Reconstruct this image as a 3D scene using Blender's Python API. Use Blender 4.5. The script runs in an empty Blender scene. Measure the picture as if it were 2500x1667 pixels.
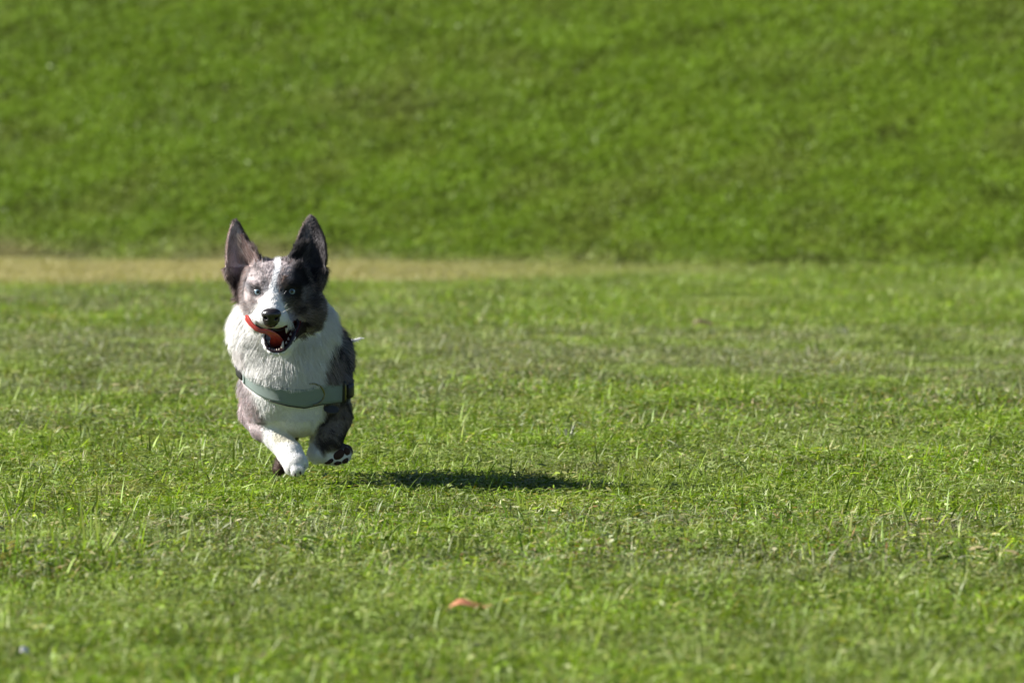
import bpy, math, random
import numpy as np
from mathutils import Vector, Matrix
from mathutils.bvhtree import BVHTree

random.seed(4); rng = np.random.default_rng(11)
S = 1400.0            # photograph pixels per metre at the dog
D0 = 14.0             # metres from the camera to the dog's nose
CAM_H = 0.90
GROUND_PY = 1215.0    # where the ground shows at 14 m
PITCH = (833.5 - (GROUND_PY - CAM_H / D0 * S * D0)) / (S * D0)

# ------------------------------------------------------------------ camera, sky, sun
sc = bpy.context.scene
cam_d = bpy.data.cameras.new('camera'); cam = bpy.data.objects.new('camera', cam_d)
sc.collection.objects.link(cam); sc.camera = cam
cam.location = (0, 0, CAM_H)
cam.rotation_euler = (math.pi / 2 - PITCH, 0, 0)
cam_d.sensor_width = 36; cam_d.lens = 36 * D0 * S / 2500
cam_d.clip_start = 0.1; cam_d.clip_end = 2000
cam_d.dof.use_dof = True; cam_d.dof.focus_distance = D0 + 0.08
cam_d.dof.aperture_fstop = 9.0

SUN_EL = math.radians(33.2); SUN_FRONT = math.radians(1.5)
to_sun = Vector((-math.cos(SUN_EL) * math.cos(SUN_FRONT), -math.cos(SUN_EL) * math.sin(SUN_FRONT), math.sin(SUN_EL)))
w = bpy.data.worlds.new('World'); sc.world = w; w.use_nodes = True
nt = w.node_tree
sky = nt.nodes.new('ShaderNodeTexSky'); sky.sky_type = 'NISHITA'; sky.sun_disc = False
sky.air_density = 0.55; sky.dust_density = 0.25; sky.sun_elevation = SUN_EL; sky.sun_rotation = math.atan2(to_sun.x, to_sun.y)
nt.links.new(sky.outputs[0], nt.nodes['Background'].inputs[0])
nt.nodes['Background'].inputs[1].default_value = 0.05
sun_d = bpy.data.lights.new('sun', 'SUN'); sun = bpy.data.objects.new('sun', sun_d)
sc.collection.objects.link(sun); sun_d.energy = 5.0; sun_d.angle = math.radians(0.5)
sun_d.color = (1.0, 0.955, 0.885)
sun.rotation_euler = to_sun.to_track_quat('Z', 'Y').to_euler()
sc.view_settings.view_transform = 'Standard'; sc.view_settings.look = 'None'
sc.view_settings.exposure = 1.3; sc.view_settings.gamma = 1.0; sc.view_settings.use_curve_mapping = False

# ------------------------------------------------------------------ helpers
COL = sc.collection
def _hash(ix, iy, iz, seed):
    h = (ix.astype(np.int64) * 374761393 + iy.astype(np.int64) * 668265263 + iz.astype(np.int64) * 1274126177 + seed * 974634777) & 0xffffffff
    h = ((h ^ (h >> 13)) * 1274126177) & 0xffffffff
    h = h ^ (h >> 16)
    return (h & 0xffffff) / float(0xffffff)
def noise(p, scale, seed=0):
    q = p * scale; f = np.floor(q); t = q - f; t = t * t * (3 - 2 * t); i = f.astype(np.int64)
    r = 0
    for a in (0, 1):
        for b in (0, 1):
            for c in (0, 1):
                wgt = (t[:, 0] if a else 1 - t[:, 0]) * (t[:, 1] if b else 1 - t[:, 1]) * (t[:, 2] if c else 1 - t[:, 2])
                r = r + wgt * _hash(i[:, 0] + a, i[:, 1] + b, i[:, 2] + c, seed)
    return r
def fbm(p, scale, seed=0, octv=3):
    r = 0; a = 1; s = 0
    for k in range(octv):
        r = r + a * noise(p, scale * 2 ** k, seed + k); s += a; a *= 0.5
    return r / s
def sst(a, b, x):
    t = np.clip((x - a) / (b - a), 0, 1); return t * t * (3 - 2 * t)

def mesh_obj(name, verts, faces, mat, parent=None, smooth=True):
    me = bpy.data.meshes.new(name)
    me.from_pydata([tuple(v) for v in verts], [], [tuple(f) for f in faces])
    me.update()
    if smooth: me.polygons.foreach_set('use_smooth', [True] * len(me.polygons))
    if mat: me.materials.append(mat)
    o = bpy.data.objects.new(name, me); COL.objects.link(o)
    if parent: o.parent = parent
    return o
def np_mesh(name, V, tris=None, quads=None, mat=None):
    me = bpy.data.meshes.new(name)
    nt_ = 0 if tris is None else len(tris); nq = 0 if quads is None else len(quads)
    me.vertices.add(len(V)); me.vertices.foreach_set('co', V.astype(np.float32).ravel())
    loops = []; starts = []; s = 0
    if nq: loops.append(quads.ravel()); starts.append(np.arange(nq) * 4); s = nq * 4
    if nt_: loops.append(tris.ravel()); starts.append(s + np.arange(nt_) * 3)
    loops = np.concatenate(loops).astype(np.int32); starts = np.concatenate(starts).astype(np.int32)
    me.loops.add(len(loops)); me.loops.foreach_set('vertex_index', loops)
    me.polygons.add(len(starts)); me.polygons.foreach_set('loop_start', starts)
    me.update(calc_edges=True); me.validate()
    me.polygons.foreach_set('use_smooth', np.ones(len(me.polygons), bool))
    if mat: me.materials.append(mat)
    return me
def new_mat(name):
    m = bpy.data.materials.new(name); m.use_nodes = True
    n = m.node_tree.nodes; return m, n, m.node_tree.links, n['Principled BSDF']
def simple_mat(name, col, rough=0.5, metal=0.0, spec=0.5, sss=0.0, coat=0.0, nscale=0, ncol=None):
    m, n, l, b = new_mat(name)
    b.inputs['Base Color'].default_value = (*col, 1); b.inputs['Roughness'].default_value = rough
    b.inputs['Metallic'].default_value = metal; b.inputs['Specular IOR Level'].default_value = spec
    b.inputs['Coat Weight'].default_value = coat; b.inputs['Coat Roughness'].default_value = 0.08
    if sss:
        b.inputs['Subsurface Weight'].default_value = sss; b.inputs['Subsurface Scale'].default_value = 0.004
        b.inputs['Subsurface Radius'].default_value = (1, .3, .2)
    if nscale:
        tc = n.new('ShaderNodeTexCoord'); no = n.new('ShaderNodeTexNoise'); no.inputs['Scale'].default_value = nscale
        mx = n.new('ShaderNodeMix'); mx.data_type = 'RGBA'
        mx.inputs[6].default_value = (*col, 1); mx.inputs[7].default_value = (*(ncol or col), 1)
        l.new(tc.outputs['Object'], no.inputs['Vector']); l.new(no.outputs[0], mx.inputs[0]); l.new(mx.outputs[2], b.inputs['Base Color'])
        bp = n.new('ShaderNodeBump'); bp.inputs['Strength'].default_value = 0.35; bp.inputs['Distance'].default_value = 0.001
        l.new(no.outputs[0], bp.inputs['Height']); l.new(bp.outputs[0], b.inputs['Normal'])
    return m

# ------------------------------------------------------------------ terrain
def bank_foot(x):            # distance at which the bank starts to rise
    return 25.55 - 0.42 * x
def terrain(x, y):
    t = y - bank_foot(x)
    rise = 0.30 * 0.5 * (t + np.sqrt(t * t + 0.015))
    cap = 14.0
    rise = cap * np.tanh(rise / cap)
    p = np.stack([x, y, np.zeros_like(x)], 1)
    und = (fbm(p, 1.3, 5, 2) - 0.5) * 0.022 + (noise(p, 0.35, 9) - 0.5) * 0.03
    fade = np.exp(-((x + 0.3) ** 2 + (y - 14.2) ** 2) / 3.0)
    return rise + und * (1 - 0.8 * fade)

def field_colour(n, l, tint_socket, hazeless=True):
    """shared colour logic: mixes a blade's own tint with lush, grey and dry patches laid out over the ground"""
    geo = n.new('ShaderNodeNewGeometry')
    sep = n.new('ShaderNodeSeparateXYZ'); l.new(geo.outputs['Position'], sep.inputs[0])
    def math_(op, a, b=None, c=None, clamp=False):
        m = n.new('ShaderNodeMath'); m.operation = op; m.use_clamp = clamp
        for i, v in enumerate((a, b, c)):
            if v is None: continue
            if isinstance(v, (int, float)): m.inputs[i].default_value = v
            else: l.new(v, m.inputs[i])
        return m.outputs[0]
    def ramp(v, a, b):
        m = n.new('ShaderNodeMapRange'); m.interpolation_type = 'SMOOTHSTEP'
        l.new(v, m.inputs[0]); m.inputs[1].default_value = a; m.inputs[2].default_value = b
        return m.outputs[0]
    def nz(scale, off, detail=3, sy=1.0):
        mp = n.new('ShaderNodeMapping'); mp.inputs['Location'].default_value = off; mp.inputs['Scale'].default_value = (1, sy, 0.2)
        no = n.new('ShaderNodeTexNoise'); no.inputs['Scale'].default_value = scale; no.inputs['Detail'].default_value = detail
        l.new(geo.outputs['Position'], mp.inputs[0]); l.new(mp.outputs[0], no.inputs['Vector']); return no.outputs[0]
    def mix(f, a, b, mode='MIX'):
        m = n.new('ShaderNodeMix'); m.data_type = 'RGBA'; m.blend_type = mode
        for i, v in ((0, f), (6, a), (7, b)):
            if isinstance(v, (int, float)): m.inputs[i].default_value = v
            elif isinstance(v, tuple): m.inputs[i].default_value = v
            else: l.new(v, m.inputs[i])
        return m.outputs[2]
    x, y = sep.outputs[0], sep.outputs[1]
    # the bank: richer green, less straw
    bank = ramp(math_('ADD', y, math_('MULTIPLY', x, 0.42)), 25.45, 25.85)
    # the dry strip at the foot of the bank, wide on the left and running out on the right
    half = math_('MAXIMUM', math_('MULTIPLY_ADD', x, -0.48, 0.62), 0.14)
    mid = math_('SUBTRACT', math_('MULTIPLY_ADD', x, -0.42, 25.55), half)
    dist = math_('DIVIDE', math_('ABSOLUTE', math_('SUBTRACT', y, mid)), half)
    dist = math_('ADD', dist, math_('MULTIPLY_ADD', nz(1.6, (3, 1, 0)), 1.0, -0.5))
    strip = math_('SUBTRACT', 1.0, ramp(dist, 0.65, 1.3), clamp=True)
    strip = math_('MULTIPLY', strip, math_('SUBTRACT', 1.0, ramp(x, -0.9, 1.3)))
    strip = math_('MULTIPLY', strip, 0.92)
    # grey-green thin zone and lush zones
    grey = ramp(nz(1.3, (0, 7, 0), 4, 0.8), 0.47, 0.62)
    gz = math_('MULTIPLY', ramp(y, 17.2, 18.4), math_('SUBTRACT', 1.0, ramp(y, 19.8, 21.0)))
    grey = math_('MAXIMUM', math_('MULTIPLY', grey, 0.75), math_('MULTIPLY', gz, 0.95))
    grey = math_('MULTIPLY', grey, math_('SUBTRACT', 1.0, math_('MULTIPLY', bank, 0.7)))
    lush = ramp(nz(1.9, (5, 2, 0), 4, 0.8), 0.46, 0.62)
    lz = math_('MULTIPLY', ramp(y, 19.5, 21.5), ramp(x, -0.6, 0.3))
    lush = math_('MAXIMUM', lush, math_('MULTIPLY', lz, 0.8)); fz = math_('MULTIPLY', math_('SUBTRACT', 1.0, ramp(y, 11.6, 12.3)), 0.75); mz_ = math_('MULTIPLY', math_('MULTIPLY', ramp(y, 13.3, 13.8), math_('SUBTRACT', 1.0, ramp(y, 15.6, 16.8))), 0.6); lush = math_('MAXIMUM', lush, math_('MAXIMUM', fz, mz_))
    dryn = ramp(nz(2.3, (1, 9, 0), 4, 0.7), 0.56, 0.74)
    c = tint_socket
    c = mix(math_('MULTIPLY', grey, 0.58), c, (0.225, 0.235, 0.135, 1))
    c = mix(math_('MULTIPLY', lush, 0.5), c, (0.195, 0.295, 0.022, 1))
    c = mix(math_('MULTIPLY', dryn, 0.28), c, (0.27, 0.22, 0.09, 1))
    c = mix(math_('MULTIPLY', bank, 0.62), c, (0.135, 0.225, 0.008, 1))
    bn = ramp(nz(1.6, (2, 2, 0), 4, 0.8), 0.5, 0.66)
    c = mix(math_('MULTIPLY', math_('MULTIPLY', bn, bank), 0.28), c, (0.17, 0.16, 0.055, 1))
    val = n.new('ShaderNodeMapRange'); l.new(nz(4.5, (8, 3, 0), 3, 0.9), val.inputs[0]); val.inputs[1].default_value = .3; val.inputs[2].default_value = .7; val.inputs[3].default_value = .66; val.inputs[4].default_value = 1.34
    hs = n.new('ShaderNodeHueSaturation'); l.new(c, hs.inputs['Color']); l.new(math_('ADD', math_('MULTIPLY', math_('SUBTRACT', val.outputs[0], 1.0), math_('SUBTRACT', 1.0, math_('MULTIPLY', bank, 0.55))), 1.0), hs.inputs['Value']); c = hs.outputs[0]
    c = mix(strip, c, (0.40, 0.355, 0.17, 1))
    return c

gm, n, l, b = new_mat('grass_blades')
at = n.new('ShaderNodeAttribute'); at.attribute_name = 'tint'
col = field_colour(n, l, at.outputs['Color'])
oi = n.new('ShaderNodeObjectInfo')
b.inputs['Roughness'].default_value = 0.45; b.inputs['Specular IOR Level'].default_value = 0.22
l.new(col, b.inputs['Base Color'])
tr = n.new('ShaderNodeBsdfTranslucent')
ms = n.new('ShaderNodeMix'); ms.data_type = 'RGBA'; ms.blend_type = 'MULTIPLY'; ms.inputs[0].default_value = 1
ms.inputs[7].default_value = (1.15, 1.25, 0.35, 1); l.new(col, ms.inputs[6]); l.new(ms.outputs[2], tr.inputs[0])
mx = n.new('ShaderNodeMixShader'); mx.inputs[0].default_value = 0.27
out = n['Material Output']
l.new(b.outputs[0], mx.inputs[1]); l.new(tr.outputs[0], mx.inputs[2]); l.new(mx.outputs[0], out.inputs[0])

gr, n, l, b = new_mat('turf_soil')
rgb = n.new('ShaderNodeRGB'); rgb.outputs[0].default_value = (0.09, 0.13, 0.03, 1)
c = field_colour(n, l, rgb.outputs[0])
no = n.new('ShaderNodeTexNoise'); no.inputs['Scale'].default_value = 60; no.inputs['Detail'].default_value = 6
tc = n.new('ShaderNodeTexCoord'); l.new(tc.outputs['Object'], no.inputs['Vector'])
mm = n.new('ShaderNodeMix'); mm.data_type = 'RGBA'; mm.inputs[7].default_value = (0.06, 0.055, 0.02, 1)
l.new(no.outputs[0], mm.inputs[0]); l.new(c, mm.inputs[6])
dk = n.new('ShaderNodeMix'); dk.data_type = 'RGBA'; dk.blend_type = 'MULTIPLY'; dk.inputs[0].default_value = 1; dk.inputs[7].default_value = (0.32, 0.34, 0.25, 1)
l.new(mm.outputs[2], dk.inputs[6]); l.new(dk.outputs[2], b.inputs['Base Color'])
b.inputs['Roughness'].default_value = 0.95; b.inputs['Specular IOR Level'].default_value = 0.05
bp = n.new('ShaderNodeBump'); bp.inputs['Distance'].default_value = 0.03; l.new(no.outputs[0], bp.inputs['Height']); l.new(bp.outputs[0], b.inputs['Normal'])

def axis(a, b_, fine, lo, hi, grow=1.25):
    pts = list(np.arange(a, b_ + 1e-6, fine)); s = fine; p = b_
    while p < hi: s *= grow; p += s; pts.append(p)
    s = fine; p = a; pre = []
    while p > lo: s *= grow; p -= s; pre.append(p)
    return np.array(pre[::-1] + pts)
gx = axis(-4, 4, 0.12, -400, 400); gy = axis(8, 37, 0.12, -60, 500)
GX, GY = np.meshgrid(gx, gy); fx, fy = GX.ravel(), GY.ravel()
V = np.stack([fx, fy, terrain(fx, fy)], 1)
ny_, nx_ = GX.shape
idx = np.arange(nx_ * ny_).reshape(ny_, nx_)
Q = np.stack([idx[:-1, :-1], idx[:-1, 1:], idx[1:, 1:], idx[1:, :-1]], -1).reshape(-1, 4)
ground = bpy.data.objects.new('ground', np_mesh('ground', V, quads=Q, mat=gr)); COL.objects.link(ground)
ground['kind'] = 'structure'

# ------------------------------------------------------------------ grass tiles
PAL = np.array([[.115, .195, .016], [.18, .285, .008], [.065, .125, .014], [.235, .285, .12], [.35, .37, .21], [.44, .37, .19], [.20, .10, .035], [.26, .36, .010]])
def make_tile(seed, nb, size, hmul, weights, kind='turf'):
    r = np.random.default_rng(seed)
    nb_t = int(nb)
    # blades grow in small tufts
    nc = max(12, nb_t // 9)
    cx = r.uniform(-size / 2, size / 2, (nc, 2)); k = r.integers(0, nc, nb_t)
    base = cx[k] + r.normal(0, 0.008, (nb_t, 2))
    L = np.clip(r.lognormal(math.log(0.0160), 0.40, nb_t), 0.006, 0.042) * hmul * (0.72 + 0.65 * r.random(nc) ** 1.5)[k]
    long_ = r.random(nb_t) < 0.0012; L[long_] = r.uniform(.035, .055, long_.sum())
    W = r.uniform(0.0008, 0.0016, nb_t) * (1 + 0.5 * (r.random(nb_t) < 0.2))
    broad = r.random(nb_t) < 0.20
    W[broad] = r.uniform(0.0022, 0.0044, broad.sum()); L[broad] *= 0.6
    th = r.uniform(0, 2 * np.pi, nb_t)
    lean = np.clip(r.normal(0.82, 0.42, nb_t), 0.02, 1.4); bend = r.uniform(0.1, 1.1, nb_t)
    lean[long_] *= .5; flat = (r.random(nb_t) < 0.22) & ~long_; lean[flat] = r.uniform(1.1, 1.45, flat.sum())
    tw = th + np.pi / 2 + r.normal(0, 0.7, nb_t)
    ts = np.array([0, .38, .72, 1.0]); ws = np.array([.75, 1.0, .72, 0.04])
    P = np.zeros((nb_t, 4, 3)); P[:, 0, :2] = base; P[:, 0, 2] = -0.004
    if flat.any(): P[flat, 0, 2] += r.uniform(0.004, 0.022, flat.sum())
    for j in range(1, 4):
        a = lean + bend * (ts[j] + ts[j - 1]) / 2
        d = (ts[j] - ts[j - 1]) * L
        P[:, j, 0] = P[:, j - 1, 0] + np.sin(a) * np.cos(th) * d
        P[:, j, 1] = P[:, j - 1, 1] + np.sin(a) * np.sin(th) * d
        P[:, j, 2] = P[:, j - 1, 2] + np.cos(a) * d
    side = np.stack([np.cos(tw), np.sin(tw), r.normal(0, .25, nb_t)], 1)
    A = P - side[:, None, :] * (W[:, None] * ws)[:, :, None]; B = P + side[:, None, :] * (W[:, None] * ws)[:, :, None]
    V = np.stack([A, B], 2).reshape(nb_t * 8, 3)
    o = (np.arange(nb_t) * 8)[:, None]
    Q = np.concatenate([o + np.array([[0, 1, 3, 2]]), o + np.array([[2, 3, 5, 4]]), o + np.array([[4, 5, 7, 6]])])
    me = np_mesh('grass_tile', V, quads=Q, mat=gm)
    wt = np.array(weights, float); wt /= wt.sum()
    ci = r.choice(len(PAL), nb_t, p=wt); ci = np.where(r.random(nb_t) < .45, r.choice(len(PAL), nc, p=wt)[k], ci); C = PAL[ci] * (r.uniform(.42, 1.45, nc)[k])[:, None] * r.uniform(0.75, 1.25, (nb_t, 1)) * r.uniform(.92, 1.08, (nb_t, 3))
    Cv = np.ones((nb_t, 8, 4)); Cv[:, :, :3] = C[:, None, :]
    # straw tips on some blades
    dryt = (r.random(nb_t) < 0.16) & (ci < 5)
    Cv[dryt, 6:, :3] = [.36, .30, .17]
    Cv[dryt, 4:6, :3] = (Cv[dryt, 4:6, :3] + np.array([.36, .30, .17])) / 2
    a_ = me.color_attributes.new('tint', 'FLOAT_COLOR', 'POINT'); a_.data.foreach_set('color', Cv.astype(np.float32).ravel())
    return me
tiles = bpy.data.collections.new('grass tiles')
WF = [28, 15, 18, 17, 11, 8, 2.5, 5]
WB = [44, 22, 24, 3, .6, 2, 1, 5]
for s in range(7):
    me = make_tile(100 + s, 2800, 0.30, 1.0, WF); o = bpy.data.objects.new('a_tile_%d' % s, me); tiles.objects.link(o)
tiles_b = bpy.data.collections.new('bank tiles')
for s in range(5):
    me = make_tile(200 + s, 2500, 0.30, 0.95, WB); o = bpy.data.objects.new('b_tile_%d' % s, me); tiles_b.objects.link(o)

def scatter(name, collection, X, Y, scale, zs, seed, label, align=False):
    Z = terrain(X, Y)
    e = 0.05
    nx = -(terrain(X + e, Y) - terrain(X - e, Y)) / (2 * e); nyy = -(terrain(X, Y + e) - terrain(X, Y - e)) / (2 * e)
    me = bpy.data.meshes.new(name); me.vertices.add(len(X))
    me.vertices.foreach_set('co', np.stack([X, Y, Z], 1).astype(np.float32).ravel())
    r = np.random.default_rng(seed)
    rot = np.zeros((len(X), 3)); rot[:, 0] = -nyy * 0.97; rot[:, 1] = nx
    a = me.attributes.new('tilt', 'FLOAT_VECTOR', 'POINT'); a.data.foreach_set('vector', rot.astype(np.float32).ravel())
    a = me.attributes.new('spin', 'FLOAT_VECTOR', 'POINT')
    sp = np.zeros((len(X), 3)); sp[:, 2] = r.uniform(0, 6.283, len(X)); a.data.foreach_set('vector', sp.astype(np.float32).ravel())
    a = me.attributes.new('size', 'FLOAT_VECTOR', 'POINT')
    a.data.foreach_set('vector', np.stack([scale, scale, scale * zs], 1).astype(np.float32).ravel())
    o = bpy.data.objects.new(name, me); COL.objects.link(o)
    ng = bpy.data.node_groups.new(name, 'GeometryNodeTree')
    ng.interface.new_socket('Geometry', in_out='INPUT', socket_type='NodeSocketGeometry')
    ng.interface.new_socket('Geometry', in_out='OUTPUT', socket_type='NodeSocketGeometry')
    N = ng.nodes; K = ng.links
    gi = N.new('NodeGroupInput'); go = N.new('NodeGroupOutput')
    ci = N.new('GeometryNodeCollectionInfo'); ci.inputs['Collection'].default_value = collection
    ci.inputs['Separate Children'].default_value = True; ci.inputs['Reset Children'].default_value = True
    ip = N.new('GeometryNodeInstanceOnPoints'); ip.inputs['Pick Instance'].default_value = True
    def named(nm):
        q = N.new('GeometryNodeInputNamedAttribute'); q.data_type = 'FLOAT_VECTOR'; q.inputs['Name'].default_value = nm; return q.outputs[0]
    K.new(gi.outputs[0], ip.inputs['Points']); K.new(ci.outputs[0], ip.inputs['Instance'])
    K.new(named('tilt'), ip.inputs['Rotation']); K.new(named('size'), ip.inputs['Scale'])
    ri = N.new('GeometryNodeRotateInstances'); K.new(ip.outputs[0], ri.inputs['Instances']); K.new(named('spin'), ri.inputs['Rotation'])
    K.new(ri.outputs[0], go.inputs[0])
    o.modifiers.new('scatter', 'NODES').node_group = ng
    o['kind'] = 'stuff'; o['label'] = label; o['category'] = 'grass'
    return o
def jgrid(x0, x1, y0, y1, st, r):
    a, b_ = np.meshgrid(np.arange(x0, x1, st), np.arange(y0, y1, st)); a = a.ravel(); b_ = b_.ravel()
    return a + r.uniform(-st * .4, st * .4, len(a)), b_ + r.uniform(-st * .4, st * .4, len(a))
r_ = np.random.default_rng(5)
X, Y = jgrid(-4, 4, 8.6, 37, 0.19, r_)
keep = np.abs(X) < 0.066 * Y + 1.15
X, Y = X[keep], Y[keep]
P3 = np.stack([X, Y, 0 * X], 1)
hh = 0.78 + 0.5 * fbm(P3, 2.2, 40, 2)
zone = np.exp(-((Y - 12.75) / .45) ** 2); hh = hh + .55 * zone * sst(.4, .65, fbm(P3, 3.0, 61, 2)) + .25 * sst(.6, .75, fbm(P3, 4.0, 71, 2))
stripm = (Y < bank_foot(X)) & (Y > bank_foot(X) - 2 * np.maximum(.5 - .42 * X, .12)) & (X < 1.6)
hh = np.where(stripm, hh * 0.6, hh)
on_bank = Y > bank_foot(X) + 0.1
f = ~on_bank
scatter('grass', tiles, X[f], Y[f], np.ones(f.sum()), hh[f], 1, 'short sunlit lawn grass with straw and grey-green blades covering the flat field')
f = on_bank
scatter('grass', tiles_b, X[f], Y[f], np.ones(f.sum()), hh[f], 2, 'blurred rich green grass covering the sloping bank behind the field')
# ================================================================== the dog
# Built in "drawing units" u: x to the picture's right, y down, d = depth behind the nose; 1400 u = 1 m.
DOGX, DOGD = 700.0, 250.0
def L3(p):
    p = np.asarray(p, float)
    return np.stack([(p[..., 0] - DOGX) / S, (p[..., 2] - DOGD) / S, (GROUND_PY - p[..., 1]) / S], -1)
dog = bpy.data.objects.new('dog', None); COL.objects.link(dog)
dog.location = ((DOGX - 1250) / S, D0 + DOGD / S, 0.0)
dog['label'] = 'merle and white prick-eared dog running towards the camera with its tongue curled over its lip'
dog['category'] = 'dog'

# ---- distance fields
def smin(a, b, k):
    h = np.clip(0.5 + 0.5 * (b - a) / k, 0, 1); return b * (1 - h) + a * h - k * h * (1 - h)
def smax(a, b, k): return -smin(-a, -b, k)
def ell(P, c, r, rot=0.0):
    q = P - np.array(c, float)
    if rot:
        cs, sn = math.cos(rot), math.sin(rot)
        q = np.stack([q[:, 0] * cs + q[:, 1] * sn, -q[:, 0] * sn + q[:, 1] * cs, q[:, 2]], 1)
    r = np.array(r, float)
    k0 = np.linalg.norm(q / r, axis=1); k1 = np.linalg.norm(q / (r * r), axis=1)
    return k0 * (k0 - 1) / np.maximum(k1, 1e-9)
def cap(P, a, ra, b, rb):
    a = np.array(a, float); b = np.array(b, float); ab = b - a
    t = np.clip(((P - a) @ ab) / (ab @ ab), 0, 1)
    return np.linalg.norm(P - a - t[:, None] * ab, axis=1) - (ra + (rb - ra) * t)
def poly2(px, py, poly):
    d = np.full(len(px), 1e9); ins = np.zeros(len(px), bool); n_ = len(poly)
    for i in range(n_):
        x1, y1 = poly[i]; x2, y2 = poly[(i + 1) % n_]
        ex, ey = x2 - x1, y2 - y1; wx, wy = px - x1, py - y1
        t = np.clip((wx * ex + wy * ey) / (ex * ex + ey * ey), 0, 1)
        d = np.minimum(d, (wx - ex * t) ** 2 + (wy - ey * t) ** 2)
        c = ((y1 > py) != (y2 > py)) & (px < ex * (py - y1) / (ey if ey else 1e-9) + x1)
        ins ^= c
    d = np.sqrt(d); return np.where(ins, -d, d)
EAR_L = [(568, 541), (561, 547), (553, 568), (547, 596), (546, 620), (546, 645), (542, 662), (548, 682), (559, 697), (566, 716), (576, 738), (600, 735), (625, 700), (648, 655), (641, 641), (628, 627), (614, 609), (597, 587), (587, 567), (579, 551)]
EAR_R = [(756, 531), (748, 535), (739, 548), (729, 566), (717, 602), (708, 622), (700, 634), (702, 665), (725, 700), (755, 720), (778, 712), (787, 697), (795, 668), (793, 652), (795, 633), (793, 605), (786, 580), (776, 560), (767, 540)]
def ear(P, poly, xc, halfw, sgn):
    d2 = poly2(P[:, 0], P[:, 1], poly) + 0.5
    v = (P[:, 1] - 535) / 180.0
    u = (P[:, 0] - xc - (8 * sgn) * (1 - v)) / halfw
    yc = 184 - 46 * np.clip(u * u, 0, 1.3) * np.clip(v * 2.2, 0.25, 1) - 18 * np.clip(v, 0, 1) - 8 * sgn * u
    th = 4.0 + 3.5 * np.clip(v, 0, 1)
    dn = np.abs(P[:, 2] - yc) * 0.62 - th
    return smax(d2, dn, 5)
MOUTH = [(646, 814), (655, 809), (672, 810), (689, 806), (700, 800), (711, 797), (722, 786), (727, 791), (721, 808), (712, 828), (703, 844), (693, 853), (675, 857), (656, 852), (648, 840), (643, 826)]
RIM = [(641, 824, 46), (642, 838, 38), (648, 852, 32), (658, 861, 29), (673, 865, 28), (688, 862, 31), (702, 851, 41), (713, 834, 56), (722, 814, 72), (729, 797, 90)]
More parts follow.
